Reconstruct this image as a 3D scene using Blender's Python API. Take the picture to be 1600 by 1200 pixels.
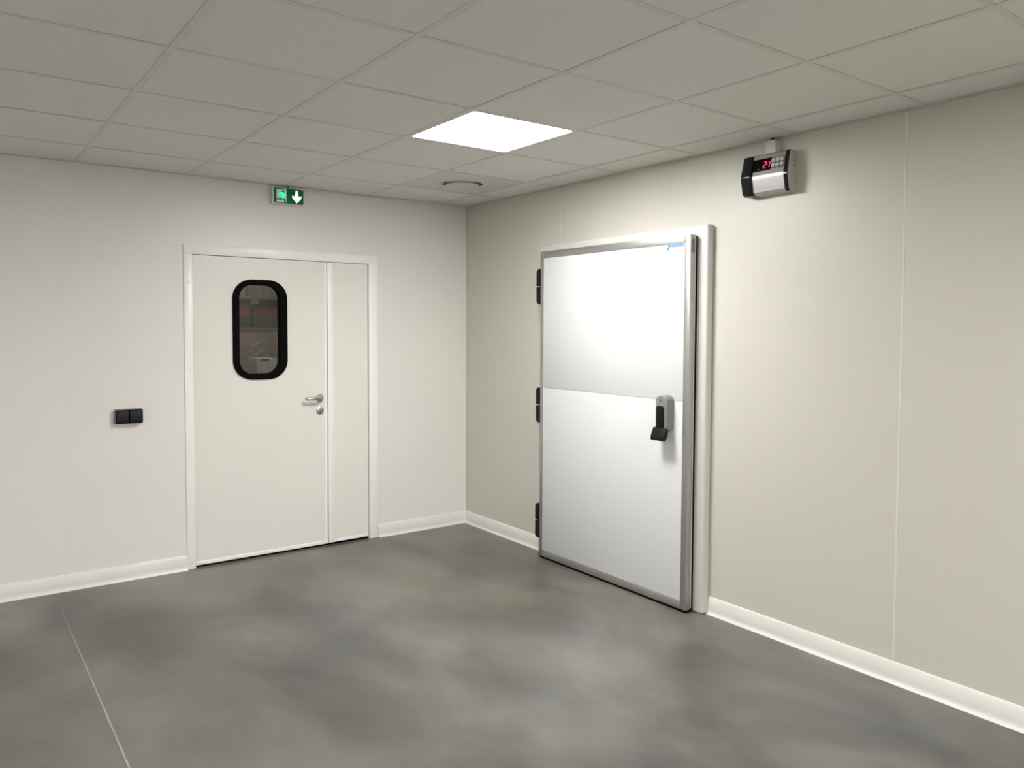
import bpy, bmesh, math, random
from mathutils import Vector, Matrix

random.seed(7)
scene = bpy.context.scene
for o in list(bpy.data.objects):
    bpy.data.objects.remove(o)
COL = scene.collection

# ------------------------------------------------------------------ camera
# room corner at the origin: wall_left is the plane y = 0, wall_right the plane x = 0
FPX, CX, CY = 1219.97, 811.9, 563.65
YAW, PITCH, ROLL = math.radians(36.637), math.radians(-2.4765), math.radians(0.2868)
CAM = Vector((-3.2885, -5.1160, 1.5294))
fwd = Vector((math.sin(YAW) * math.cos(PITCH), math.cos(YAW) * math.cos(PITCH), math.sin(PITCH)))
rt = Vector((math.cos(YAW), -math.sin(YAW), 0))
up = rt.cross(fwd)
c_, s_ = math.cos(ROLL), math.sin(ROLL)
r2, u2 = c_ * rt + s_ * up, -s_ * rt + c_ * up
cd = bpy.data.cameras.new('camera')
cd.sensor_width = 36
cd.lens = 36 * FPX / 1600
cd.shift_x = -(CX - 800) / 1600
cd.shift_y = (CY - 600) / 1600
cd.clip_start = 0.05
cam = bpy.data.objects.new('camera', cd)
COL.objects.link(cam)
cam.matrix_world = Matrix(((r2.x, u2.x, -fwd.x, CAM.x), (r2.y, u2.y, -fwd.y, CAM.y),
                           (r2.z, u2.z, -fwd.z, CAM.z), (0, 0, 0, 1)))
scene.camera = cam

# ------------------------------------------------------------------ world, exposure
w = bpy.data.worlds.new('world')
scene.world = w
w.use_nodes = True
w.node_tree.nodes['Background'].inputs[0].default_value = (0.5, 0.5, 0.5, 1)
w.node_tree.nodes['Background'].inputs[1].default_value = 0.0
vs = scene.view_settings
vs.view_transform = 'Standard'
vs.look = 'None'
vs.gamma = 1
vs.use_curve_mapping = False
vs.exposure = 0.0
PANEL_POWER = 62.0         # radiance of the ceiling LED panels
PANEL_COLOR = (1.0, 0.985, 0.955)

# ------------------------------------------------------------------ helpers
def mat(name, color, rough=0.5, metal=0.0, spec=0.5, noise=None, bump=None, emit=None, rough_var=None, coat=0):
    m = bpy.data.materials.new(name)
    m.use_nodes = True
    nt = m.node_tree
    b = nt.nodes['Principled BSDF']
    b.inputs['Base Color'].default_value = (*color, 1)
    b.inputs['Roughness'].default_value = rough
    b.inputs['Metallic'].default_value = metal
    b.inputs['Specular IOR Level'].default_value = spec
    if coat:
        b.inputs['Coat Weight'].default_value = coat
        b.inputs['Coat Roughness'].default_value = 0.05
    tc = nt.nodes.new('ShaderNodeTexCoord')
    if noise:                                   # (scale, amount, stretch)
        sc, amt, st = noise
        mp = nt.nodes.new('ShaderNodeMapping')
        mp.inputs['Scale'].default_value = st
        nt.links.new(tc.outputs['Object'], mp.inputs[0])
        n = nt.nodes.new('ShaderNodeTexNoise')
        n.inputs['Scale'].default_value = sc
        n.inputs['Detail'].default_value = 4
        nt.links.new(mp.outputs[0], n.inputs['Vector'])
        r = nt.nodes.new('ShaderNodeValToRGB')
        r.color_ramp.elements[0].position = 0.3
        r.color_ramp.elements[1].position = 0.7
        r.color_ramp.elements[0].color = (*[c * (1 - amt) for c in color], 1)
        r.color_ramp.elements[1].color = (*[min(1, c * (1 + amt)) for c in color], 1)
        nt.links.new(n.outputs['Fac'], r.inputs[0])
        nt.links.new(r.outputs[0], b.inputs['Base Color'])
    if bump:                                    # (scale, strength, distance)
        n2 = nt.nodes.new('ShaderNodeTexNoise')
        n2.inputs['Scale'].default_value = bump[0]
        n2.inputs['Detail'].default_value = 3
        nt.links.new(tc.outputs['Object'], n2.inputs['Vector'])
        bp = nt.nodes.new('ShaderNodeBump')
        bp.inputs['Strength'].default_value = bump[1]
        bp.inputs['Distance'].default_value = bump[2]
        nt.links.new(n2.outputs['Fac'], bp.inputs['Height'])
        nt.links.new(bp.outputs[0], b.inputs['Normal'])
    if emit:
        b.inputs['Emission Color'].default_value = (*emit[0], 1)
        b.inputs['Emission Strength'].default_value = emit[1]
    return m

M = {}
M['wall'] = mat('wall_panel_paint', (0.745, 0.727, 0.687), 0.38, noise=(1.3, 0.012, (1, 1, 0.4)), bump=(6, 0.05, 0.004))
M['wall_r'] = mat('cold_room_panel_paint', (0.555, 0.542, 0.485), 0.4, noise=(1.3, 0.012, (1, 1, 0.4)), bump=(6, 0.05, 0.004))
M['bead'] = mat('joint_sealant', (0.64, 0.63, 0.585), 0.4, noise=(30, 0.03, (1, 1, 1)))
M['white'] = mat('white_frame_paint', (0.87, 0.865, 0.84), 0.32, noise=(4, 0.012, (1, 1, 1)))
M['coldframe'] = mat('cold_frame_pvc', (0.58, 0.575, 0.545), 0.4, noise=(4, 0.012, (1, 1, 1)))
M['pvc'] = mat('white_pvc_skirting', (0.69, 0.68, 0.645), 0.35, noise=(5, 0.015, (1, 1, 1)))
M['leaf'] = mat('door_leaf_paint', (0.75, 0.735, 0.690), 0.36, noise=(2, 0.012, (1, 1, 1)))
M['cold'] = mat('cold_door_white_sheet', (0.645, 0.655, 0.655), 0.5, spec=0.3, noise=(2, 0.008, (1, 1, 1)))
M['tile'] = mat('ceiling_tile_mineral', (0.80, 0.78, 0.75), 0.9, spec=0.2, noise=(160, 0.035, (1, 1, 1)), bump=(220, 0.25, 0.001))
M['tbar'] = mat('ceiling_grid_paint', (0.70, 0.68, 0.645), 0.5, noise=(8, 0.02, (1, 1, 1)))
M['alu'] = mat('brushed_aluminium', (0.44, 0.44, 0.43), 0.45, metal=0.85, noise=(3, 0.05, (1, 1, 60)))
M['steel'] = mat('satin_steel', (0.42, 0.40, 0.36), 0.32, metal=0.9, noise=(20, 0.05, (1, 1, 1)))
M['black'] = mat('black_plastic', (0.005, 0.005, 0.005), 0.5, spec=0.2, noise=(20, 0.1, (1, 1, 1)))
M['rubber'] = mat('black_rubber_and_gap_shade', (0.0035, 0.0035, 0.0035), 0.8, spec=0.05, noise=(20, 0.1, (1, 1, 1)))
M['gloss_black'] = mat('glossy_black_plastic', (0.006, 0.008, 0.008), 0.12, spec=0.35, noise=(20, 0.1, (1, 1, 1)))
M['anthracite'] = mat('anthracite_switch_plastic', (0.011, 0.013, 0.017), 0.4, spec=0.25, noise=(20, 0.08, (1, 1, 1)))
M['darkgrey'] = mat('dark_grey_switch_housing', (0.15, 0.15, 0.145), 0.45, noise=(20, 0.06, (1, 1, 1)))
M['hgrey'] = mat('grey_handle_plastic', (0.20, 0.20, 0.19), 0.45, noise=(15, 0.04, (1, 1, 1)))
M['ctlgrey'] = mat('controller_grey_plastic', (0.47, 0.455, 0.42), 0.45, noise=(15, 0.03, (1, 1, 1)))
M['ctlmid'] = mat('controller_panel_grey', (0.33, 0.32, 0.30), 0.35, metal=0.3, noise=(15, 0.03, (1, 1, 1)))
M['ctlalu'] = mat('controller_silver_cover', (0.50, 0.50, 0.50), 0.36, metal=0.5, noise=(4, 0.03, (60, 1, 1)))
M['button'] = mat('controller_button', (0.55, 0.55, 0.54), 0.3, noise=(15, 0.03, (1, 1, 1)))
M['screen'] = mat('display_window', (0.002, 0.002, 0.002), 0.12, spec=0.15, noise=(15, 0.03, (1, 1, 1)))
M['led'] = mat('red_led_digit', (0.5, 0.02, 0.05), 0.4, emit=((1.0, 0.02, 0.09), 1.6))
M['led_off'] = mat('unlit_led_digit', (0.05, 0.008, 0.012), 0.4)
M['trunk'] = mat('cream_trunking', (0.66, 0.645, 0.575), 0.4, noise=(10, 0.02, (1, 1, 1)))
M['signbody'] = mat('sign_housing', (0.70, 0.68, 0.65), 0.35, noise=(10, 0.02, (1, 1, 1)))
M['green'] = mat('exit_green', (0.001, 0.075, 0.028), 0.35, spec=0.2, emit=((0.0, 0.30, 0.10), 0.10))
M['exitwhite'] = mat('exit_white', (0.75, 0.80, 0.76), 0.35, emit=((0.9, 1.0, 0.95), 0.8))
M['exitpale'] = mat('exit_pale', (0.55, 0.68, 0.60), 0.35, emit=((0.6, 0.9, 0.75), 0.12))
M['teal'] = mat('exit_lit_teal', (0.02, 0.5, 0.32), 0.35, emit=((0.03, 1.0, 0.55), 0.75))
M['blue'] = mat('logo_light_blue', (0.20, 0.37, 0.56), 0.4, noise=(60, 0.06, (1, 1, 1)))
M['blue2'] = mat('logo_mid_blue', (0.12, 0.25, 0.55), 0.4, noise=(60, 0.06, (1, 1, 1)))
M['lgreen'] = mat('logo_green', (0.12, 0.30, 0.17), 0.4, noise=(60, 0.06, (1, 1, 1)))
M['plate'] = mat('nameplate', (0.22, 0.215, 0.19), 0.4, metal=0.5, noise=(60, 0.1, (1, 1, 1)))
M['platemark'] = mat('nameplate_print', (0.10, 0.10, 0.09), 0.5)
M['vent'] = mat('diffuser_paint', (0.66, 0.645, 0.605), 0.45, noise=(10, 0.02, (1, 1, 1)))
M['dark'] = mat('dark_cavity', (0.03, 0.028, 0.025), 0.8)
M['joint'] = mat('floor_joint_filler', (0.33, 0.315, 0.285), 0.6, noise=(40, 0.25, (1, 1, 1)))
M['plain'] = mat('rendered_wall', (0.66, 0.645, 0.60), 0.6, noise=(2, 0.02, (1, 1, 1)))
M['carton'] = mat('brown_carton', (0.33, 0.255, 0.185), 0.75, noise=(14, 0.08, (1, 1, 1)))
M['carton2'] = mat('beige_carton', (0.38, 0.32, 0.26), 0.75, noise=(14, 0.08, (1, 1, 1)))
M['film'] = mat('stretch_film', (0.62, 0.58, 0.52), 0.15, noise=(30, 0.1, (1, 1, 1)))
M['red'] = mat('red_crate_plastic', (0.42, 0.045, 0.045), 0.45, noise=(10, 0.08, (1, 1, 1)))
M['redbrown'] = mat('red_brown_plastic', (0.26, 0.075, 0.055), 0.5, noise=(10, 0.08, (1, 1, 1)))
M['bin'] = mat('dark_grey_bin_and_shade', (0.07, 0.075, 0.068), 0.5, noise=(10, 0.1, (1, 1, 1)))
M['rack'] = mat('galvanised_rack', (0.30, 0.285, 0.26), 0.45, metal=0.4, noise=(12, 0.08, (1, 1, 1)))
M['paper'] = mat('white_paper', (0.66, 0.66, 0.66), 0.7, noise=(20, 0.04, (1, 1, 1)))
M['cap_glint'] = mat('cover_cap_glint', (0.93, 0.93, 0.92), 0.15, noise=(20, 0.01, (1, 1, 1)))  # bright reflection on the cap is painted in as a very pale albedo
M['tape'] = mat('red_print', (0.42, 0.05, 0.07), 0.6)

def emit_mat(name, color, strength):
    m = bpy.data.materials.new(name)
    m.use_nodes = True
    nt = m.node_tree
    nt.nodes.clear()
    e = nt.nodes.new('ShaderNodeEmission')
    e.inputs[0].default_value = (*color, 1)
    e.inputs[1].default_value = strength
    out = nt.nodes.new('ShaderNodeOutputMaterial')
    nt.links.new(e.outputs[0], out.inputs[0])
    return m
M['panel'] = emit_mat('led_panel_diffuser', PANEL_COLOR, PANEL_POWER)
M['panel_dim'] = emit_mat('storeroom_lamp_diffuser', (1.0, 0.93, 0.84), 7.5)

def glass_mat():
    m = bpy.data.materials.new('window_glass')
    m.use_nodes = True
    nt = m.node_tree
    nt.nodes.clear()
    t = nt.nodes.new('ShaderNodeBsdfTransparent')
    t.inputs[0].default_value = (0.93, 0.94, 0.93, 1)
    g = nt.nodes.new('ShaderNodeBsdfGlossy')
    g.inputs['Roughness'].default_value = 0.03
    f = nt.nodes.new('ShaderNodeFresnel')
    f.inputs[0].default_value = 1.5
    mx = nt.nodes.new('ShaderNodeMixShader')
    out = nt.nodes.new('ShaderNodeOutputMaterial')
    nt.links.new(f.outputs[0], mx.inputs[0])
    nt.links.new(t.outputs[0], mx.inputs[1])
    nt.links.new(g.outputs[0], mx.inputs[2])
    nt.links.new(mx.outputs[0], out.inputs[0])
    return m
M['glass'] = glass_mat()

FLOOR_SEED = (5.7, 15.3, 10.1)
def floor_mat():
    m = bpy.data.materials.new('polished_concrete')
    m.use_nodes = True
    nt = m.node_tree
    b = nt.nodes['Principled BSDF']
    tc = nt.nodes.new('ShaderNodeTexCoord')
    def noise(scale, detail, st=(1, 1, 1), dist=0.0, rough=0.55):
        mp = nt.nodes.new('ShaderNodeMapping')
        mp.inputs['Scale'].default_value = st
        mp.inputs['Rotation'].default_value = (0, 0, 0.5)
        mp.inputs['Location'].default_value = FLOOR_SEED
        nt.links.new(tc.outputs['Object'], mp.inputs[0])
        n = nt.nodes.new('ShaderNodeTexNoise')
        n.inputs['Scale'].default_value = scale
        n.inputs['Detail'].default_value = detail
        n.inputs['Roughness'].default_value = rough
        n.inputs['Distortion'].default_value = dist
        nt.links.new(mp.outputs[0], n.inputs['Vector'])
        return n
    def ramp(src, a, ca, bb, cb):
        r = nt.nodes.new('ShaderNodeValToRGB')
        r.color_ramp.elements[0].position = a
        r.color_ramp.elements[1].position = bb
        r.color_ramp.elements[0].color = (*ca, 1)
        r.color_ramp.elements[1].color = (*cb, 1)
        nt.links.new(src.outputs['Fac'], r.inputs[0])
        return r
    big = ramp(noise(1.35, 4, (1, 0.7, 1), 0.4), 0.33, (0.072, 0.069, 0.063), 0.68, (0.185, 0.178, 0.161))
    hue = ramp(noise(0.9, 3, (1, 1, 1), 0.3), 0.35, (1.05, 0.995, 0.92), 0.65, (0.95, 0.99, 1.06))
    fine = ramp(noise(3.1, 3, (1, 0.5, 1), 0.3, 0.5), 0.2, (0.78, 0.78, 0.78), 0.8, (1.24, 1.235, 1.225))
    speck = ramp(noise(85, 2), 0.70, (1, 1, 1), 0.78, (1.12, 1.12, 1.1))
    col = big.outputs[0]
    for r in (hue, fine, speck):
        mx = nt.nodes.new('ShaderNodeMix')
        mx.data_type = 'RGBA'
        mx.blend_type = 'MULTIPLY'
        mx.clamp_result = False
        mx.inputs[0].default_value = 1
        nt.links.new(col, mx.inputs[6])
        nt.links.new(r.outputs[0], mx.inputs[7])
        col = mx.outputs[2]
    nt.links.new(col, b.inputs['Base Color'])
    b.inputs['Roughness'].default_value = 0.29
    bp = nt.nodes.new('ShaderNodeBump')
    bp.inputs['Strength'].default_value = 0.06
    bp.inputs['Distance'].default_value = 0.01
    nt.links.new(noise(7, 4).outputs['Fac'], bp.inputs['Height'])
    nt.links.new(bp.outputs[0], b.inputs['Normal'])
    b.inputs['Specular IOR Level'].default_value = 0.4
    return m
M['floor'] = floor_mat()

ORG = {}                    # world origin of each root

def root_of(o):
    while o.parent:
        o = o.parent
    return o

def put(name, bm, material, parent=None, smooth=True, origin=None, label=None):
    """one bmesh (world coordinates) -> one mesh object, part of parent"""
    bmesh.ops.recalc_face_normals(bm, faces=bm.faces)
    org = Vector(origin) if origin is not None else (ORG[root_of(parent).name] if parent else Vector((0, 0, 0)))
    bmesh.ops.translate(bm, verts=bm.verts, vec=-org)
    me = bpy.data.meshes.new(name)
    bm.to_mesh(me)
    bm.free()
    me.materials.append(M[material])
    if smooth:
        for p in me.polygons:
            p.use_smooth = True
        me.set_sharp_from_angle(angle=math.radians(35))
    o = bpy.data.objects.new(name, me)
    COL.objects.link(o)
    if parent:
        o.parent = parent
    else:
        o.location = org
        ORG[o.name] = org
    if label:
        o['label'] = label
    return o

def thing(name, loc, label=None, cat=None, group=None, kind=None):
    o = bpy.data.objects.new(name, None)
    o.empty_display_size = 0.1
    COL.objects.link(o)
    o.location = loc
    ORG[o.name] = Vector(loc)
    return tag(o, label, cat, group, kind)

def tag(o, label=None, cat=None, group=None, kind=None):
    if label: o['label'] = label
    if cat: o['category'] = cat
    if group: o['group'] = group
    if kind: o['kind'] = kind
    return o

def box(x0, x1, y0, y1, z0, z1, bev=0.0, seg=2, bm=None):
    t = bmesh.new()
    bmesh.ops.create_cube(t, size=1)
    bmesh.ops.scale(t, vec=(abs(x1 - x0), abs(y1 - y0), abs(z1 - z0)), verts=t.verts)
    bmesh.ops.translate(t, vec=((x0 + x1) / 2, (y0 + y1) / 2, (z0 + z1) / 2), verts=t.verts)
    if bev:
        bmesh.ops.bevel(t, geom=list(t.edges), offset=bev, segments=seg, affect='EDGES', profile=0.5)
    if bm is None:
        return t
    me = bpy.data.meshes.new('tmp')
    t.to_mesh(me)
    t.free()
    bm.from_mesh(me)
    bpy.data.meshes.remove(me)
    return bm

def P3(axis, p, d):
    if axis == 'x': return (d, p[0], p[1])
    if axis == 'y': return (p[0], d, p[1])
    return (p[0], p[1], d)

def prism(pts, axis, a, b, hole=None, bev=0.0, seg=2):
    """polygon (optionally with a hole) extruded along an axis"""
    bm = bmesh.new()
    if hole is None:
        f = bm.faces.new([bm.verts.new(P3(axis, p, a)) for p in pts])
        faces = [f]
    else:
        edges = []
        for loop in (pts, hole):
            vs_ = [bm.verts.new(P3(axis, p, a)) for p in loop]
            for i in range(len(vs_)):
                edges.append(bm.edges.new((vs_[i], vs_[(i + 1) % len(vs_)])))
        r = bmesh.ops.triangle_fill(bm, use_beauty=True, use_dissolve=False, edges=edges)
        faces = [g for g in r['geom'] if isinstance(g, bmesh.types.BMFace)]
    r = bmesh.ops.extrude_face_region(bm, geom=faces)
    vv = [g for g in r['geom'] if isinstance(g, bmesh.types.BMVert)]
    bmesh.ops.translate(bm, verts=vv, vec=Vector(P3(axis, (0, 0), b - a)))
    if hole is None and bev:
        bmesh.ops.bevel(bm, geom=list(bm.edges), offset=bev, segments=seg, affect='EDGES', profile=0.5)
    return bm

def rrect(x0, x1, z0, z1, r, n=10):
    pts = []
    for cx, cz, a0 in ((x1 - r, z1 - r, 0), (x0 + r, z1 - r, 90), (x0 + r, z0 + r, 180), (x1 - r, z0 + r, 270)):
        for k in range(n + 1):
            a = math.radians(a0 + 90 * k / n)
            pts.append((cx + r * math.cos(a), cz + r * math.sin(a)))
    return pts

def disc(cx, cz, r, n=24):
    return [(cx + r * math.cos(2 * math.pi * k / n), cz + r * math.sin(2 * math.pi * k / n)) for k in range(n)]

def lathe(profile, center, axis='z', n=40):
    """profile: (radius, height along the axis)"""
    bm = bmesh.new()
    rings = []
    for r, h in profile:
        ring = []
        for k in range(n):
            a = 2 * math.pi * k / n
            p = (r * math.cos(a), r * math.sin(a))
            v = Vector(P3(axis, p, h)) if axis != 'z' else Vector((p[0], p[1], h))
            ring.append(bm.verts.new(v + Vector(center)))
        rings.append(ring)
    for a, b in zip(rings, rings[1:]):
        for k in range(n):
            bm.faces.new((a[k], a[(k + 1) % n], b[(k + 1) % n], b[k]))
    if profile[0][0] > 1e-6: bm.faces.new(rings[0])
    if profile[-1][0] > 1e-6: bm.faces.new(rings[-1])
    return bm

def tube(pts, r, n=14, bm=None):
    bm = bm or bmesh.new()
    pts = [Vector(p) for p in pts]
    rings = []
    for i, p in enumerate(pts):
        d = (pts[min(i + 1, len(pts) - 1)] - pts[max(i - 1, 0)]).normalized()
        s = d.cross(Vector((0, 0, 1)))
        if s.length < 1e-4: s = Vector((1, 0, 0))
        s.normalize()
        t = s.cross(d)
        rings.append([bm.verts.new(p + r * (math.cos(2 * math.pi * k / n) * s + math.sin(2 * math.pi * k / n) * t)) for k in range(n)])
    for a, b in zip(rings, rings[1:]):
        for k in range(n):
            bm.faces.new((a[k], a[(k + 1) % n], b[(k + 1) % n], b[k]))
    bm.faces.new(rings[0]); bm.faces.new(rings[-1])
    return bm

def stroke(pts, wd):
    """thick 2-D polyline as a list of quads (x, z)"""
    out = []
    for a, b in zip(pts, pts[1:]):
        d = Vector((b[0] - a[0], b[1] - a[1])).normalized()
        n = Vector((-d.y, d.x)) * wd / 2
        e = d * wd * 0.35
        out.append([(a[0] + n.x - e.x, a[1] + n.y - e.y), (b[0] + n.x + e.x, b[1] + n.y + e.y),
                    (b[0] - n.x + e.x, b[1] - n.y + e.y), (a[0] - n.x - e.x, a[1] - n.y - e.y)])
    return out

def multi_prism(polys, axis, a, b):
    bm = bmesh.new()
    for i, p in enumerate(polys):
        t = prism(p, axis, a, b)
        me = bpy.data.meshes.new('tmp')
        t.to_mesh(me); t.free()
        bm.from_mesh(me)
        bpy.data.meshes.remove(me)
    return bm

# ------------------------------------------------------------------ dimensions
H = 2.4526                       # ceiling height
GX, GY, T = 0.243, 0.493, 0.6    # first grid lines from the corner, module
NX, NY = 12, 16
XE, YE = -(GX + T * NX), -(GY + T * NY)     # far ends of the room
WT = 0.10                        # wall thickness
D1 = (-2.072, -0.760, 2.032)     # left door: frame outer x0, x1, top
D1I = (-2.020, -0.829, 1.970)    # clear opening

# ------------------------------------------------------------------ floor
fl = put('floor', box(XE - WT, WT, YE - WT, WT, -0.12, 0), 'floor', smooth=False)
tag(fl, 'dark grey cloudy polished concrete floor', None, None, 'structure')
bm = bmesh.new()
ys = [-0.33 - 0.06 * k for k in range(int((abs(YE) - 0.33) / 0.06))]
L, R = [], []
for k, y in enumerate(ys):
    wd = 0.0030 * min(1.0, 0.25 + k * 0.05) * random.uniform(0.75, 1.2)
    xc = -2.792 - 0.004 * k / len(ys) + random.uniform(-0.0008, 0.0008)
    L.append((xc - wd, y)); R.append((xc + wd, y))
bm = prism(L + R[::-1], 'z', -0.004, 0.0008)
put('control_joint', bm, 'joint', fl, label='thin pale filled saw cut')

# ------------------------------------------------------------------ ceiling
ce = put('ceiling', box(XE - WT, WT, YE - WT, WT, H + 0.15, H + 0.25), 'plain', smooth=False)
tag(ce, 'suspended ceiling of square off-white tiles', None, None, 'structure')
xl = [0.0] + [-(GX + T * i) for i in range(NX + 1)]
yl = [0.0] + [-(GY + T * j) for j in range(NY + 1)]
LIGHT_CELLS = [(2, 3), (10, 3)] + [(i, j) for j in (9, 14) for i in (2, 6, 10)]     # layout of the LED panels; unseen middle column is added as fill
VENT_CELL = (1, 1)
tile_mesh = {}
def tile(sx, sy):
    key = (round(sx, 4), round(sy, 4))
    if key not in tile_mesh:
        t = box(-sx / 2, sx / 2, -sy / 2, sy / 2, 0.0018, 0.017, 0.0015, 1)
        me = bpy.data.meshes.new('ceiling_tile')
        bmesh.ops.recalc_face_normals(t, faces=t.faces)
        t.to_mesh(me); t.free()
        me.materials.append(M['tile'])
        tile_mesh[key] = me
    return tile_mesh[key]
for i in range(len(xl) - 1):
    for j in range(len(yl) - 1):
        if (i, j) in LIGHT_CELLS or (i, j) == VENT_CELL:
            continue
        sx, sy = xl[i] - xl[i + 1] - 0.012, yl[j] - yl[j + 1] - 0.012
        o = bpy.data.objects.new('ceiling_tile', tile(sx, sy))
        COL.objects.link(o)
        o.parent = ce
        o.location = ((xl[i] + xl[i + 1]) / 2, (yl[j] + yl[j + 1]) / 2, H + random.uniform(0, 0.0008))
        o.rotation_euler = (random.uniform(-0.0010, 0.0010), random.uniform(-0.0010, 0.0010), 0)
for x in xl[1:-1]:
    put('main_runner', box(x - 0.012, x + 0.012, YE, 0, H - 0.0002, H + 0.0014), 'tbar', ce, smooth=False)
tee = None
for j, y in enumerate(yl[1:-1]):
    for i in range(len(xl) - 1):
        a, b = xl[i + 1] + 0.0125, xl[i] - 0.0125
        put('cross_tee', box(a, b, y - 0.012, y + 0.012, H, H + 0.0014), 'tbar', ce, smooth=False)
for nm, bx in (('left', (XE, 0, -0.024, -0.0055)), ('right', (-0.024, -0.0055, YE, -0.024)),
               ('rear', (XE, 0, YE + 0.0005, YE + 0.019)), ('side', (XE + 0.0005, XE + 0.019, YE, 0))):
    put('wall_angle', box(*bx, H - 0.0012, H + 0.0012), 'tbar', ce, smooth=False)

# ------------------------------------------------------------------ ceiling lights
def ceiling_light(i, j, label):
    cx, cy = (xl[i] + xl[i + 1]) / 2, (yl[j] + yl[j + 1]) / 2
    r = thing('ceiling_light', (cx, cy, H), label, 'ceiling light', 'square LED panels in the ceiling grid')
    h = T / 2 - 0.0125
    put('frame', prism(rrect(cx - h, cx + h, cy - h, cy + h, 0.004, 2), 'z', H + 0.0005, H + 0.014,
                       hole=rrect(cx - h + 0.010, cx + h - 0.010, cy - h + 0.010, cy + h - 0.010, 0.016, 5)), 'white', r, smooth=False)
    put('diffuser', prism(rrect(cx - h + 0.0095, cx + h - 0.0095, cy - h + 0.0095, cy + h - 0.0095, 0.016, 5), 'z',
                          H + 0.003, H + 0.010), 'panel', r, smooth=False)
names = {(2, 3): 'glowing white square LED panel recessed among the ceiling tiles'}
pos_words = {2: 'beside the right wall', 6: 'added unseen as fill along the middle of the room', 10: 'at the far left of the room'}
row_words = {3: 'near the exit door wall', 9: 'behind the photographer', 14: 'at the back of the room'}
for i, j in LIGHT_CELLS:
    ceiling_light(i, j, names.get((i, j), 'square LED panel ' + pos_words[i] + ' ' + row_words[j]))

# round air diffuser in the tile by the corner
i, j = VENT_CELL
vx, vy = (xl[i] + xl[i + 1]) / 2, (yl[j] + yl[j + 1]) / 2
v = thing('air_diffuser', (vx, vy, H), 'round ceiling air diffuser on a square plate near the corner', 'air vent')
h = 0.294
put('plate', prism(rrect(vx - h, vx + h, vy - h, vy + h, 0.003, 2), 'z', H + 0.0018, H + 0.010, hole=disc(vx, vy, 0.132, 40)), 'vent', v)
put('outer_ring', lathe([(0.132, 0.012), (0.132, -0.001), (0.146, -0.006), (0.150, -0.004), (0.152, 0.0015), (0.140, 0.004), (0.134, 0.012)], (vx, vy, H)), 'vent', v)
put('duct', lathe([(0.131, 0.002), (0.131, 0.10), (0.0, 0.10)], (vx, vy, H)), 'dark', v)
put('center_disc', lathe([(0.0, 0.016), (0.07, 0.016), (0.104, 0.004), (0.109, -0.010), (0.104, -0.016), (0.06, -0.020), (0.0, -0.021)], (vx, vy, H)), 'vent', v)
for k in range(3):
    a = k * 2.094 + 0.5
    put('bridge', tube([(vx + 0.10 * math.cos(a), vy + 0.10 * math.sin(a), H + 0.005), (vx + 0.132 * math.cos(a), vy + 0.132 * math.sin(a), H + 0.005)], 0.005, 8), 'vent', v)

# ------------------------------------------------------------------ walls
# right wall: insulated panels with sealed joints
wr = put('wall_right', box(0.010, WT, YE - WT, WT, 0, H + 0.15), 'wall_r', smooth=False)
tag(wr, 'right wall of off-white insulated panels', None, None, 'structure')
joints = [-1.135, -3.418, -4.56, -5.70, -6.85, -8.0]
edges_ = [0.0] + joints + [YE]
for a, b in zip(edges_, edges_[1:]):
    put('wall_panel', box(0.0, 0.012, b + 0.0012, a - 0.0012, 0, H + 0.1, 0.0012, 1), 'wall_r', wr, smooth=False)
for y in joints:
    n = 60
    Lp, Rp = [], []
    for k in range(n + 1):
        z = 0.07 + (H - 0.08) * k / n
        wd = 0.0042 * random.uniform(0.85, 1.15)
        Lp.append((y - wd, z)); Rp.append((y + wd, z))
    put('joint_sealant', prism(Lp + Rp[::-1], 'x', -0.0012, 0.003), 'bead', wr)

# left wall, with the door opening
wl = thing('wall_left', (0, 0, 0), 'left wall of off-white insulated panels', None, None, 'structure')
ORG[wl.name] = Vector((0, 0, 0))
OX0, OX1, OZ = D1I[0] - 0.03, D1I[1] + 0.03, D1I[2] + 0.03
core = box(XE - WT, OX0, 0.010, WT, 0, H + 0.15)
box(OX1, 0.0, 0.010, WT, 0, H + 0.15, bm=core)
box(OX0, OX1, 0.010, WT, OZ, H + 0.15, bm=core)
put('wall_core', core, 'wall', wl, smooth=False)
jx = [0.0, -0.42, -1.57, -2.72, -3.87, -5.02, -6.17, XE]
for a, b in zip(jx, jx[1:]):
    x0, x1 = b + 0.0001, a - 0.0001
    bm = bmesh.new()
    ov0, ov1 = max(x0, OX0), min(x1, OX1)
    if ov0 < ov1:
        pts = [(x0, 0)] if x0 < OX0 else []
        poly = []
        if x0 < OX0: poly += [(x0, 0), (OX0, 0), (OX0, OZ)]
        else: poly += [(x0, OZ)]
        if x1 > OX1: poly += [(OX1, OZ), (OX1, 0), (x1, 0)]
        else: poly += [(x1, OZ)]
        poly += [(x1, H + 0.1), (x0, H + 0.1)]
        bm = prism(poly, 'y', 0.0, 0.012)
    else:
        bm = box(x0, x1, 0.0, 0.012, 0, H + 0.1)
    put('wall_panel', bm, 'wall', wl, smooth=False)

wb = tag(put('wall_rear', box(XE - WT, WT, YE - WT, YE, 0, H + 0.15), 'wall', smooth=False), 'plain off-white wall behind the camera', None, None, 'structure')
wsd = tag(put('wall_side', box(XE - WT, XE, YE, 0, 0, H + 0.15), 'wall', smooth=False), 'plain off-white wall on the far left', None, None, 'structure')

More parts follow.
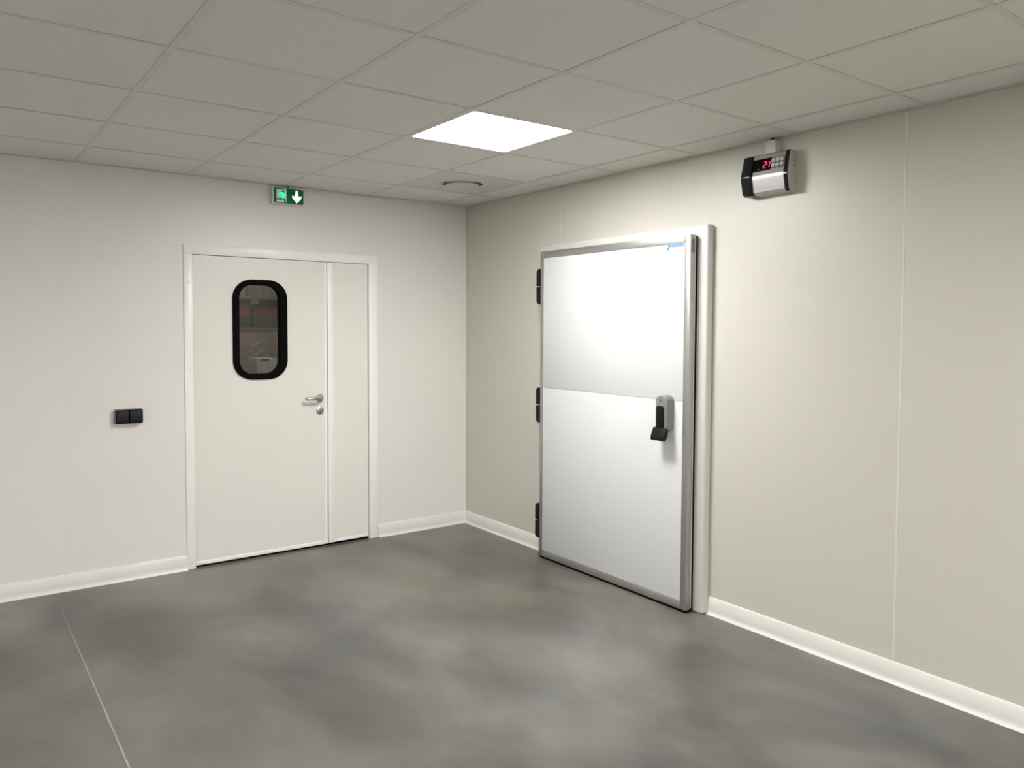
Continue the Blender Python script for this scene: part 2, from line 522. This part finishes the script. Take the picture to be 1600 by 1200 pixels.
# skirting: sloped top lip, flat face, coved foot
PROF = [(0.0, 0.0), (0.026, 0.0), (0.0245, 0.003), (0.0175, 0.0085), (0.0145, 0.017), (0.0135, 0.028),
        (0.0125, 0.0800), (0.0055, 0.0900), (0.0, 0.0915)]
def skirting(name, wall, a, b, label):
    bm = bmesh.new()
    rings = []
    for t, e in ((a, 0), (b, 1)):
        ring = []
        for d, z in PROF:
            if wall == 'left':
                tt = t if abs(t) > 1e-6 else -d
                ring.append(bm.verts.new((tt, -d, z)))
            else:
                tt = t if abs(t) > 1e-6 else -d
                ring.append(bm.verts.new((-d, tt, z)))
        rings.append(ring)
    n = len(PROF)
    for k in range(n):
        bm.faces.new((rings[0][k], rings[0][(k + 1) % n], rings[1][(k + 1) % n], rings[1][k]))
    bm.faces.new(rings[0]); bm.faces.new(rings[1])
    o = put(name, bm, 'pvc')
    return tag(o, label, None, None, 'structure')
skirting('baseboard_left', 'left', XE, D1[0], 'white skirting left of the windowed door')
skirting('baseboard_left', 'left', D1[1], 0.0, 'white skirting between the windowed door and the corner')
skirting('baseboard_right', 'right', 0.0, -0.985, 'white skirting between the corner and the cold room door')
skirting('baseboard_right', 'right', -2.4085, YE, 'white skirting to the right of the cold room door')

# ------------------------------------------------------------------ left door with vision panel
d1 = thing('door_1', ((D1[0] + D1[1]) / 2, 0.0, 0), 'white unequal double door with a rounded black-rimmed window', None, None, 'structure')
FY = -0.010
def jamb(x0, x1, xi0, xi1):
    b = box(x0, x1, FY, 0.004, 0, D1[2] - 0.058, 0.004, 2)
    box(xi0, xi1, 0.0, WT, 0, D1[2] - 0.058, bm=b)
    return b
jl = put('jamb', jamb(D1[0], D1I[0], D1I[0] - 0.028, D1I[0]), 'white', d1)
jr = put('jamb', jamb(D1I[1], D1[1], D1I[1], D1I[1] + 0.028), 'white', d1)
b = box(D1[0] - 0.001, D1[1] + 0.001, FY - 0.0008, 0.004, D1I[2], D1[2], 0.004, 2)
box(D1I[0] - 0.028, D1I[1] + 0.028, 0.0, WT, D1I[2], D1I[2] + 0.028, bm=b)
hd = put('head', b, 'white', d1)
def screw(x, z, parent, r=0.0045, m='steel'):
    put('screw', prism(disc(x, z, r, 12), 'y', FY - 0.0016, FY + 0.001), m, parent)
for z in (1.885, 1.260, 0.40, 0.04):
    screw(D1[0] + 0.028, z, jl, 0.0035, 'vent')
    screw(D1[1] - 0.030, z - 0.01, jr, 0.0035, 'vent')
put('cover_cap', lathe([(0.0, -0.005), (0.006, -0.0045), (0.0085, -0.001), (0.0085, 0.001)], (D1[0] + 0.034, FY, 1.795), 'y', 16), 'cap_glint', jl)
# active leaf with the window hole
LX0, LX1 = D1I[0] + 0.0025, -1.1405
LZ0, LZ1 = 0.014, D1I[2] - 0.0025
win = (-1.776, -1.420, 1.177, 1.829)
LY = 0.004
lf = put('door_leaf', prism([(LX0, LZ0), (LX1, LZ0), (LX1, LZ1), (LX0, LZ1)], 'y', LY, LY + 0.042,
                            hole=rrect(win[0] + 0.02, win[1] - 0.02, win[2] + 0.02, win[3] - 0.02, 0.10)), 'leaf', d1, smooth=False)
put('window_rim', prism(rrect(win[0], win[1], win[2], win[3], 0.125, 14), 'y', LY - 0.011, LY + 0.055,
                        hole=rrect(win[0] + 0.041, win[1] - 0.046, win[2] + 0.038, win[3] - 0.036, 0.085, 14)), 'rubber', lf, label='thick black rubber window rim')
put('window_pane', prism(rrect(win[0] + 0.035, win[1] - 0.040, win[2] + 0.032, win[3] - 0.030, 0.09, 12), 'y', LY + 0.012, LY + 0.017), 'glass', lf, smooth=False, label='clear window pane')
put('edge_profile', box(LX1 - 0.020, LX1 + 0.001, LY - 0.003, LY + 0.043, LZ0, LZ1, 0.002, 1), 'white', lf)
put('bottom_rail', box(LX0, LX1, LY - 0.004, LY + 0.043, LZ0, LZ0 + 0.024, 0.003, 2), 'white', lf)
put('door_handle', lathe([(0.0, -0.009), (0.022, -0.009), (0.026, -0.006), (0.026, 0.001)], (-1.194, LY, 1.034), 'y', 28), 'steel', lf, label='satin steel lever handle')
# level limit: the lever belongs to the handle, merged as one bent bar
tubebm = tube([(-1.194, LY - 0.006, 1.034), (-1.194, LY - 0.035, 1.034), (-1.197, LY - 0.045, 1.034), (-1.205, LY - 0.052, 1.034),
               (-1.218, LY - 0.055, 1.034), (-1.295, LY - 0.055, 1.036), (-1.304, LY - 0.053, 1.036), (-1.310, LY - 0.046, 1.036)], 0.0100, 16)
put('lever', tubebm, 'steel', lf)
put('lock_rose', lathe([(0.0, -0.010), (0.020, -0.010), (0.026, -0.007), (0.026, 0.001)], (-1.194, LY, 0.948), 'y', 28), 'steel', lf)
put('lock_cylinder', box(-1.199, -1.189, LY - 0.0125, LY - 0.008, 0.932, 0.962, 0.003, 2), 'plate', lf)
# fixed narrow leaf
SX0, SX1 = -1.136, D1I[1] - 0.004
sf = put('side_leaf', box(SX0, SX1, LY + 0.001, LY + 0.043, LZ0 + 0.002, LZ1), 'leaf', d1, smooth=False)
put('edge_profile', box(SX0, SX0 + 0.040, LY - 0.004, LY + 0.044, LZ0 + 0.001, LZ1 - 0.002, 0.003, 2), 'white', sf)
put('bottom_rail', box(SX0 + 0.040, SX1, LY - 0.003, LY + 0.044, LZ0 + 0.002, LZ0 + 0.022, 0.003, 2), 'white', sf)
put('gap_shade_strip', box(D1I[0], D1I[1], LY + 0.010, LY + 0.040, 0.0, 0.0135), 'rubber', d1, smooth=False)  # black strip stands for the shade in the gap under the leaves

# ------------------------------------------------------------------ cold room door
d2 = thing('door_2', (-0.05, -1.70, 0), 'white cold room door edged in aluminium with black hinges and latch', None, None, 'structure')
FX = -0.052
put('door_frame', prism([(-2.408, 0.0), (-2.250, 0.0), (-2.250, 1.950), (-1.140, 1.950), (-1.140, 0.0), (-0.984, 0.0), (-0.984, 2.074), (-2.408, 2.074)],
                        'x', FX, 0.0, bev=0.011, seg=4), 'coldframe', d2)
# leaf
Y0, Y1 = -1.073, -2.345         # hinge side, latch side
Z0, Z1 = 0.014, 2.021
XF, XB = -0.115, -0.064
core = put('door_leaf', box(XF + 0.006, XB, Y1 + 0.004, Y0 - 0.004, Z0 + 0.004, Z1 - 0.003, 0.002, 1), 'cold', d2)
wl_, wr_, wt_, wb_ = 0.034, 0.040, 0.045, 0.046
put('edge_profile', box(XF, -0.074, Y1, Y1 + wr_, Z0, Z1, 0.0035, 2), 'alu', core, label='aluminium edge profile')
put('edge_profile', box(XF, -0.074, Y0 - wl_, Y0, Z0, Z1, 0.0035, 2), 'alu', core, label='aluminium edge profile')
put('edge_profile', box(XF + 0.0003, -0.074, Y1 + wr_, Y0 - wl_, Z1 - wt_, Z1, 0.0025, 2), 'alu', core, label='aluminium edge profile')
put('edge_profile', box(XF + 0.0003, -0.074, Y1 + wr_, Y0 - wl_, Z0, Z0 + wb_, 0.0025, 2), 'alu', core, label='aluminium edge profile')
ZS = 1.1335
put('face_panel', box(XF + 0.0022, XF + 0.008, Y1 + wr_ - 0.002, Y0 - wl_ + 0.002, ZS + 0.001, Z1 - wt_ + 0.002, 0.0012, 2), 'cold', core)
put('face_panel', box(XF + 0.0016, XF + 0.008, Y1 + wr_ - 0.002, Y0 - wl_ + 0.002, Z0 + wb_ - 0.002, ZS - 0.0005, 0.0012, 2), 'cold', core)
gk = prism([(Y1 + 0.004, 0.004), (Y0 - 0.004, 0.004), (Y0 - 0.004, Z1 - 0.004), (Y1 + 0.004, Z1 - 0.004)], 'x', XB, FX - 0.0002,
           hole=[(Y1 + 0.04, 0.05), (Y0 - 0.04, 0.05), (Y0 - 0.04, Z1 - 0.05), (Y1 + 0.04, Z1 - 0.05)])
put('gasket', gk, 'rubber', core, smooth=False, label='black rubber gasket')
put('floor_seal', box(XF + 0.003, XB, Y1 + 0.004, Y0 - 0.004, 0.0005, Z0 + 0.001, 0.002, 1), 'rubber', core, label='black rubber sweep along the foot')
put('nameplate', box(-0.106, -0.080, Y1 - 0.0010, Y1 + 0.002, 1.925, 2.000, 0.0005, 1), 'plate', core, label='small maker plate on the door edge')
for z in (1.985, 1.966, 1.948):
    put('nameplate_mark', prism([(-0.103, z), (-0.084, z - 0.003), (-0.085, z - 0.007), (-0.101, z - 0.004)], 'y', Y1 - 0.0016, Y1 - 0.0005), 'platemark', core)
# blue logo sticker
XL = XF + 0.0004
put('logo_band', prism([(-2.203, 1.962), (-2.296, 1.962), (-2.296, 1.981), (-2.245, 1.981), (-2.203, 1.978)], 'x', XF - 0.0006, XF + 0.003), 'blue', core, label='small blue printed logo')
for k in range(5):
    y = -2.212 - k * 0.0165
    put('logo_letter', prism([(y, 1.9645), (y - 0.0035, 1.9645), (y - 0.0045, 1.9775), (y - 0.001, 1.9775)], 'x', XF - 0.0010, XF), 'blue2' if k == 4 else 'blue', core)
put('logo_emblem', prism([(-2.178, 1.946), (-2.184, 1.941), (-2.193, 1.955), (-2.199, 1.966), (-2.190, 1.968), (-2.181, 1.958)], 'x', XF - 0.0006, XF + 0.003), 'blue2', core)
put('logo_emblem', prism([(-2.185, 1.980), (-2.192, 1.981), (-2.201, 1.972), (-2.199, 1.967), (-2.190, 1.969)], 'x', XF - 0.0007, XF + 0.003), 'lgreen', core)
# hinges: two rounded black knuckle covers each
for zc in (1.795, 1.015, 0.245):
    hg = put('hinge', box(XB - 0.042, FX, Y0 - 0.002, Y0 + 0.020, zc - 0.106, zc + 0.106, 0.003, 2), 'black', d2, label='black plastic hinge')
    for s in (1, -1):
        a0, a1 = zc + s * 0.0035, zc + s * 0.116
        cor = 0.026
        pts = [(Y0 - 0.002, a0), (Y0 + 0.040, a0), (Y0 + 0.040, a1 - s * cor)]
        for k in range(1, 7):
            an = math.radians(90 * k / 6)
            pts.append((Y0 + 0.040 - cor * (1 - math.cos(an)), a1 - s * cor + s * cor * math.sin(an)))
        pts.append((Y0 - 0.002, a1))
        put('hinge_cover', prism(pts, 'x', -0.118, -0.072, bev=0.0025, seg=2), 'black', hg)
# latch handle
hy, hw = -2.204, 0.042
pts = [(hy - hw, 0.978), (hy + hw, 0.978)]
for k in range(13):
    an = math.radians(180 * k / 12)
    pts.append((hy + hw * math.cos(an), 1.134 + 0.030 * math.sin(an)))
hb = put('latch', prism(pts, 'x', -0.170, XF + 0.0035, bev=0.006, seg=3), 'hgrey', d2, label='grey latch housing with black lever')
pts = [(hy - 0.022, 0.9775), (hy + 0.034, 0.9775), (hy + 0.034, 1.098)]
for k in range(1, 10):
    an = math.radians(180 * k / 9)
    pts.append((hy + 0.006 + 0.028 * math.cos(an), 1.098 + 0.010 * math.sin(an)))
put('latch_lever', prism(pts, 'x', -0.1745, -0.160, bev=0.002, seg=2), 'black', hb, label='black lever')
put('lever_paddle', prism([(-0.166, 0.990), (-0.176, 0.990), (-0.186, 0.968), (-0.196, 0.945), (-0.200, 0.926), (-0.192, 0.920), (-0.178, 0.924), (-0.168, 0.945), (-0.160, 0.975)],
                          'y', hy - 0.046, hy + 0.052, bev=0.004, seg=2), 'black', hb)
put('key_slot', prism(disc(hy + 0.004, 1.137, 0.008, 16), 'x', -0.1715, -0.168), 'platemark', hb)

# ------------------------------------------------------------------ temperature controller
CY0, CY1 = -2.637, -2.895
tc_ = thing('temperature_controller', (0, (CY0 + CY1) / 2, 2.178), 'silver and black temperature controller with red digits high on the right wall', 'controller')
FRONT = [(-0.054, 2.372), (-0.061, 2.364), (-0.0745, 2.284), (-0.0790, 2.270), (-0.0780, 2.252), (-0.065, 2.190), (-0.054, 2.180)]
BAND = [(0.0, 2.373), (-0.056, 2.373), (-0.064, 2.365), (-0.086, 2.284), (-0.0885, 2.270), (-0.0865, 2.250), (-0.072, 2.188), (-0.058, 2.178), (0.0, 2.178)]
BODY = [(0.0, 2.372)] + FRONT + [(0.0, 2.180)]
put('housing', prism([(0.0, 2.373), (-0.048, 2.373)] + [(x + 0.006, z) for x, z in FRONT[1:-1]] + [(-0.048, 2.179), (0.0, 2.179)], 'y', CY1, CY0, bev=0.0015, seg=1), 'ctlgrey', tc_)
put('top_cover', prism([(-0.045, 2.371), (-0.055, 2.371), (-0.062, 2.364), (-0.0755, 2.284), (-0.0775, 2.272), (-0.045, 2.272)], 'y', CY1 + 0.020, CY0 - 0.058), 'ctlmid', tc_)
put('lower_cover', prism([(-0.045, 2.271), (-0.0790, 2.271), (-0.0805, 2.264), (-0.0790, 2.252), (-0.066, 2.191), (-0.055, 2.182), (-0.045, 2.182)], 'y', CY1 + 0.020, CY0 - 0.058), 'ctlalu', tc_, label='silver lower cover')
put('black_band', prism(BAND, 'y', CY0 - 0.060, CY0, bev=0.003, seg=2), 'gloss_black', tc_, label='glossy black end band')
put('black_strip', prism([(x - 0.003, z) for x, z in FRONT] + [(x + 0.007, z) for x, z in FRONT[::-1]], 'y', CY1 + 0.002, CY1 + 0.019), 'gloss_black', tc_, label='narrow black end strip')
def onf(y, z, off=0.0):            # point on the tilted upper face
    t = (2.364 - z) / (2.364 - 2.282)
    return Vector((-0.0622 - 0.0138 * t, y, z)) + Vector((-0.986, 0, 0.166)) * off
def facepoly(yz, a, b):
    bm = bmesh.new()
    A = [bm.verts.new(onf(y, z, a)) for y, z in yz]
    B = [bm.verts.new(onf(y, z, b)) for y, z in yz]
    bm.faces.new(A); bm.faces.new(B)
    for k in range(len(yz)):
        bm.faces.new((A[k], A[(k + 1) % len(yz)], B[(k + 1) % len(yz)], B[k]))
    return bm
dp = put('display', facepoly([(-2.698, 2.289), (-2.800, 2.289), (-2.800, 2.348), (-2.698, 2.348)], -0.001, 0.0012), 'screen', tc_, label='black display window')
def seg7(y, z, wd, hh, lit):
    th = 0.0040
    sl = 0.16
    S = {'a': ((0, 1), (1, 1)), 'b': ((1, 1), (1, .5)), 'c': ((1, .5), (1, 0)), 'd': ((0, 0), (1, 0)),
         'e': ((0, 0), (0, .5)), 'f': ((0, .5), (0, 1)), 'g': ((0, .5), (1, .5))}
    for k in lit:
        (a, b), (c, d) = S[k]
        p, q = (y - a * wd - sl * b * hh, z + b * hh), (y - c * wd - sl * d * hh, z + d * hh)
        dd = Vector((q[0] - p[0], q[1] - p[1])).normalized()
        nn = Vector((-dd.y, dd.x)) * th / 2
        yield [(p[0] + nn.x, p[1] + nn.y), (q[0] + nn.x, q[1] + nn.y), (q[0] - nn.x, q[1] - nn.y), (p[0] - nn.x, p[1] - nn.y)]
for y, segs in ((-2.757, 'abged'), (-2.7775, 'bc')):
    for quad in seg7(y, 2.302, 0.0125, 0.028, segs):
        put('digit_segment', facepoly(quad, 0.001, 0.0020), 'led', dp, label='glowing red digit stroke')
for quad in seg7(-2.7775, 2.302, 0.0125, 0.028, 'ef'):
    put('digit_segment', facepoly(quad, 0.001, 0.0018), 'led_off', dp)
put('indicator', facepoly([(-2.730, 2.297), (-2.734, 2.297), (-2.734, 2.301), (-2.730, 2.301)], 0.001, 0.0018), 'button', dp)
kp = put('keypad', facepoly([(-2.801, 2.294), (-2.873, 2.294), (-2.873, 2.345), (-2.801, 2.345)], -0.001, 0.0010), 'platemark', tc_)
for r_ in range(2):
    for k in range(3):
        y, z = -2.813 - k * 0.0235, 2.308 + r_ * 0.0235
        put('button', facepoly(rrect(y - 0.0095, y + 0.0095, z - 0.0085, z + 0.0085, 0.005, 3), 0.0005, 0.0045), 'button', kp)
put('badge', facepoly([(-2.845, 2.2852), (-2.866, 2.2852), (-2.866, 2.2895), (-2.845, 2.2895)], 0.0, 0.0006), 'plate', tc_)
for z in (2.325, 2.300):
    put('side_mark', prism(rrect(-0.034, -0.018, z - 0.008, z + 0.008, 0.004, 3), 'y', CY1 - 0.0012, CY1 + 0.001), 'ctlmid', tc_)
ct = put('cable_trunking', box(-0.040, 0.0, -2.802, -2.742, 2.3745, 2.438, 0.002, 1), 'trunk', origin=(-0.02, -2.772, 2.3745))
tag(ct, 'short cream cable trunking between the controller and the ceiling', 'trunking')
put('open_mouth', box(-0.037, -0.003, -2.799, -2.745, 2.436, 2.4392), 'dark', ct)
put('cable', tube([(-0.02, -2.772, 2.437), (-0.021, -2.772, 2.4508)], 0.009, 10), 'black', ct)

# ------------------------------------------------------------------ emergency exit sign
EX0, EX1, EZ0, EZ1, EY = -1.527, -1.313, 2.325, 2.438, -0.036
ex = thing('exit_sign', ((EX0 + EX1) / 2, 0, EZ0), 'green emergency exit sign with running figure and downward arrow', 'exit sign')
put('housing', box(EX0, EX1, EY, 0.0, EZ0, EZ1, 0.008, 3), 'signbody', ex)
fp = put('green_panel', prism(rrect(EX0 + 0.011, EX1 - 0.004, EZ0 + 0.009, EZ1 - 0.007, 0.008, 4), 'y', EY - 0.0015, EY + 0.004), 'green', ex)
px0, pz0 = EX0 + 0.011, EZ0 + 0.009            # panel is 0.199 x 0.097
def P(u, v): return (px0 + u * 0.199, pz0 + v * 0.097)
put('doorway', prism([P(.09, .06), P(.42, .06), P(.42, .93), P(.09, .93)], 'y', EY - 0.0022, EY - 0.001), 'exitpale', fp, label='pale doorway pictogram')
put('figure_head', prism(disc(*P(.31, .80), 0.0085, 14), 'y', EY - 0.0028, EY - 0.0015), 'green', fp)
put('figure_leg', prism([P(.33, .38), P(.27, .22), P(.07, .20), P(.07, .30), P(.22, .32), P(.28, .40)], 'y', EY - 0.0028, EY - 0.0015), 'green', fp)
put('figure_leg', prism([P(.30, .36), P(.36, .05), P(.41, .07), P(.35, .38)], 'y', EY - 0.0029, EY - 0.0015), 'green', fp)
put('figure_glow', multi_prism(stroke([P(.28, .68), P(.295, .54), P(.31, .40)], 0.019) + stroke([P(.15, .52), P(.20, .64), P(.28, .66), P(.36, .56), P(.41, .58)], 0.009), 'y', EY - 0.0031, EY - 0.0016), 'teal', fp, label='brightly lit running figure')
put('arrow', prism([P(.77, .07), P(.62, .42), P(.62, .60), P(.69, .54), P(.715, .54), P(.735, .93), P(.81, .93), P(.83, .54), P(.855, .54), P(.93, .60), P(.93, .42)],
                   'y', EY - 0.0022, EY - 0.001), 'exitwhite', fp, label='white downward arrow')
put('mounting_knob', lathe([(0.0, 0.0), (0.009, 0.0), (0.009, 0.009), (0.0, 0.009)], (-1.418, -0.022, EZ1 - 0.001), 'z', 14), 'black', ex)

# ------------------------------------------------------------------ double light switch
SX0_, SX1_, SZ0_, SZ1_ = -2.471, -2.317, 0.944, 1.032
sw = thing('light_switch', ((SX0_ + SX1_) / 2, 0, SZ0_), 'dark double rocker light switch on the wall left of the door', 'light switch')
put('housing', box(SX0_, SX1_, -0.036, 0.0, SZ0_, SZ1_, 0.008, 3), 'darkgrey', sw)
xm = (SX0_ + SX1_) / 2 + 0.001
put('bezel', prism(rrect(SX0_ + 0.006, SX1_ - 0.003, SZ0_ + 0.003, SZ1_ - 0.006, 0.007, 4), 'y', -0.0385, -0.034), 'rubber', sw)
put('rocker', box(SX0_ + 0.010, xm - 0.004, -0.0440, -0.036, SZ0_ + 0.009, SZ1_ - 0.011, 0.003, 2), 'anthracite', sw)
put('rocker', box(xm + 0.004, SX1_ - 0.008, -0.0440, -0.036, SZ0_ + 0.009, SZ1_ - 0.011, 0.003, 2), 'anthracite', sw)

# ------------------------------------------------------------------ storeroom seen through the window
SRX0, SRX1, SRY1, SRH = -2.9, 1.9, 3.85, 2.75
sfl = tag(put('floor', box(SRX0, SRX1, WT, SRY1, -0.12, 0), 'floor', smooth=False), 'concrete floor of the storeroom behind the windowed door', None, None, 'structure')
tag(put('ceiling', box(SRX0, SRX1, WT, SRY1, SRH, SRH + 0.1), 'plain', smooth=False), 'ceiling of the storeroom behind the windowed door', None, None, 'structure')
tag(put('wall_storeroom_back', box(SRX0, SRX1, SRY1, SRY1 + 0.1, 0, SRH), 'plain', smooth=False), 'back wall of the storeroom', None, None, 'structure')
tag(put('wall_storeroom_left', box(SRX0 - 0.1, SRX0, WT, SRY1, 0, SRH), 'plain', smooth=False), 'left wall of the storeroom', None, None, 'structure')
tag(put('wall_storeroom_right', box(SRX1, SRX1 + 0.1, WT, SRY1, 0, SRH), 'plain', smooth=False), 'right wall of the storeroom', None, None, 'structure')
tag(put('wall_storeroom_front', box(WT, SRX1, WT - 0.1 + 0.001, WT, 0, SRH), 'plain', smooth=False), 'front wall of the storeroom', None, None, 'structure')
tag(put('wall_storeroom_lintel', box(SRX0, WT, 0.02, WT, H + 0.16, SRH), 'plain', smooth=False), 'wall strip over the ceiling', None, None, 'structure')
lmp = thing('ceiling_light', (-0.9, 1.7, SRH - 0.05), 'dim LED panel on the storeroom ceiling', 'ceiling light')
put('frame', box(-1.20, -0.60, 1.4, 2.0, SRH - 0.04, SRH, 0.004, 1), 'white', lmp)
put('diffuser', box(-1.18, -0.62, 1.42, 1.98, SRH - 0.046, SRH - 0.039), 'panel_dim', lmp, smooth=False)

RY = 3.0
rk = thing('storage_rack', (-0.6, RY + 0.3, 0), 'grey metal storage rack seen through the door window', 'rack')
for x in (-1.55, 0.35):
    for y in (RY + 0.04, RY + 0.62):
        put('upright', box(x - 0.03, x + 0.03, y - 0.03, y + 0.03, 0, 2.4, 0.003, 1), 'rack', rk)
for z in (0.12, 1.510, 1.832):
    put('shelf', box(-1.52, 0.32, RY + 0.03, RY + 0.65, z - 0.012, z, 0.002, 1), 'rack', rk)
    for y in (RY, RY + 0.63):
        put('beam', box(-1.52, 0.32, y, y + 0.035, z - 0.034, z - 0.001, 0.005, 2), 'rack', rk)
put('gap_shade_sheet', box(-1.50, 0.30, RY + 0.60, RY + 0.612, 1.515, 1.815), 'bin', rk, smooth=False)  # dark sheet stands for the deep shade above the crates
put('price_tag', box(-0.70, -0.625, RY - 0.004, RY - 0.0005, 1.752, 1.806, 0.001, 1), 'rack', rk)
def carton(x0, x1, y0, y1, z0, z1, label, m='carton2', flap=True):
    r = thing('carton', ((x0 + x1) / 2, (y0 + y1) / 2, z0), label, 'carton', 'cartons in the storeroom')
    put('box_body', box(x0, x1, y0, y1, z0, z1, 0.004, 2), m, r)
    put('tape', box((x0 + x1) / 2 - 0.022, (x0 + x1) / 2 + 0.022, y0 - 0.0008, y1 + 0.0008, z1 - 0.03, z1 + 0.0008), 'film', r, smooth=False)
    return r
carton(-0.925, -0.742, RY + 0.04, RY + 0.42, 1.8325, 1.985, 'beige carton at the left on the top rack shelf')
carton(-0.730, -0.562, RY + 0.03, RY + 0.42, 1.8325, 1.990, 'beige carton in the middle of the top rack shelf')
carton(-0.546, -0.375, RY + 0.04, RY + 0.42, 1.8325, 1.978, 'beige carton at the right on the top rack shelf')
def crate(x0, x1, y0, y1, z0, z1, m, label, cat='crate', grp='crates on the middle rack shelf'):
    r = thing('stacking_crate', ((x0 + x1) / 2, (y0 + y1) / 2, z0), label, cat, grp)
    t = 0.008
    b_ = box(x0, x1, y0, y1, z0, z0 + t)
    for q in ((x0, x1, y0, y0 + t), (x0, x1, y1 - t, y1), (x0, x0 + t, y0, y1), (x1 - t, x1, y0, y1)):
        box(*q, z0, z1, bm=b_)
    put('tub', b_, m, r, smooth=False)
    put('rim', prism([(x0 - .006, y0 - .006), (x1 + .006, y0 - .006), (x1 + .006, y1 + .006), (x0 - .006, y1 + .006)], 'z', z1 - 0.018, z1,
                     hole=[(x0 + .004, y0 + .004), (x1 - .004, y0 + .004), (x1 - .004, y1 - .004), (x0 + .004, y1 - .004)]), m, r, smooth=False)
    return r
crate(-0.96, -0.69, RY + 0.06, RY + 0.45, 1.5105, 1.622, 'bin', 'dark grey crate under the bright red crate')
crate(-0.665, -0.36, RY + 0.06, RY + 0.45, 1.5105, 1.612, 'bin', 'dark grey crate under the red-brown crate')
crate(-0.955, -0.695, RY + 0.07, RY + 0.44, 1.6225, 1.712, 'red', 'bright red crate stacked on a dark crate')
crate(-0.660, -0.365, RY + 0.07, RY + 0.44, 1.6125, 1.715, 'redbrown', 'red-brown crate stacked on a dark crate')
# wrapped cartons standing in front of the lower rack
def wrapped(x0, x1, z0, z1, label, dy=0.0):
    r = thing('wrapped_carton', ((x0 + x1) / 2, RY - 0.2, z0), label, 'carton', 'film-wrapped cartons before the rack')
    put('box_body', box(x0, x1, RY - 0.42 + dy, RY - 0.03, z0, z1, 0.006, 2), 'carton', r)
    return r
FYW = RY - 0.42
zb = 0.145
lab = ['lowest', 'second lowest', 'middle', 'second highest', 'highest']
pal = thing('pallet', (-0.6, FYW + 0.2, 0), 'wooden pallet under the wrapped cartons', 'pallet')
for k in range(5):
    put('deck_board', box(-1.10, -0.08, FYW + 0.005 + k * 0.078, FYW + 0.07 + k * 0.078, 0.122, 0.144), 'carton', pal)
for x in (-1.06, -0.60, -0.14):
    put('block', box(x - 0.04, x + 0.04, FYW + 0.02, FYW + 0.38, 0.0, 0.1215), 'carton', pal)
for k in range(5):
    z0 = zb + k * 0.264
    a = wrapped(-1.08, -0.655, z0, z0 + 0.2625, 'brown wrapped carton, ' + lab[k] + ' of the left column on the pallet')
    c = wrapped(-0.648, -0.13, z0, z0 + 0.2625, 'brown wrapped carton, ' + lab[k] + ' of the right column on the pallet', 0.012)
    if k == 4:
        for x, z, dx, dz in ((-0.835, 1.325, 0.10, 0.055), (-0.86, 1.365, 0.035, 0.004), (-0.80, 1.240, 0.08, 0.05)):
            put('film_crease', prism([(x, z), (x + dx, z + dz), (x + dx - 0.004, z + dz + 0.008), (x - 0.004, z + 0.008)], 'y', FYW - 0.002, FYW + 0.001), 'film', a)
        for x, z, dx, dz in ((-0.60, 1.365, 0.09, 0.012), (-0.57, 1.230, 0.07, 0.045), (-0.46, 1.260, 0.05, 0.05)):
            put('film_crease', prism([(x, z), (x + dx, z + dz), (x + dx - 0.004, z + dz + 0.008), (x - 0.004, z + 0.008)], 'y', FYW + 0.010, FYW + 0.013), 'film', c)
wb2 = thing('delivery_box', (-0.77, FYW - 0.16, 0), 'pale box with a red stripe below the wrapped cartons in the window', 'box')
put('box_body', box(-0.885, -0.695, FYW - 0.30, FYW - 0.02, 0.985, 1.220, 0.004, 2), 'paper', wb2)
put('red_stripe', box(-0.850, -0.765, FYW - 0.3012, FYW - 0.299, 1.192, 1.213), 'tape', wb2, smooth=False)
put('stand', box(-0.905, -0.675, FYW - 0.31, FYW - 0.015, 0.0, 0.9845, 0.004, 1), 'carton2', wb2)
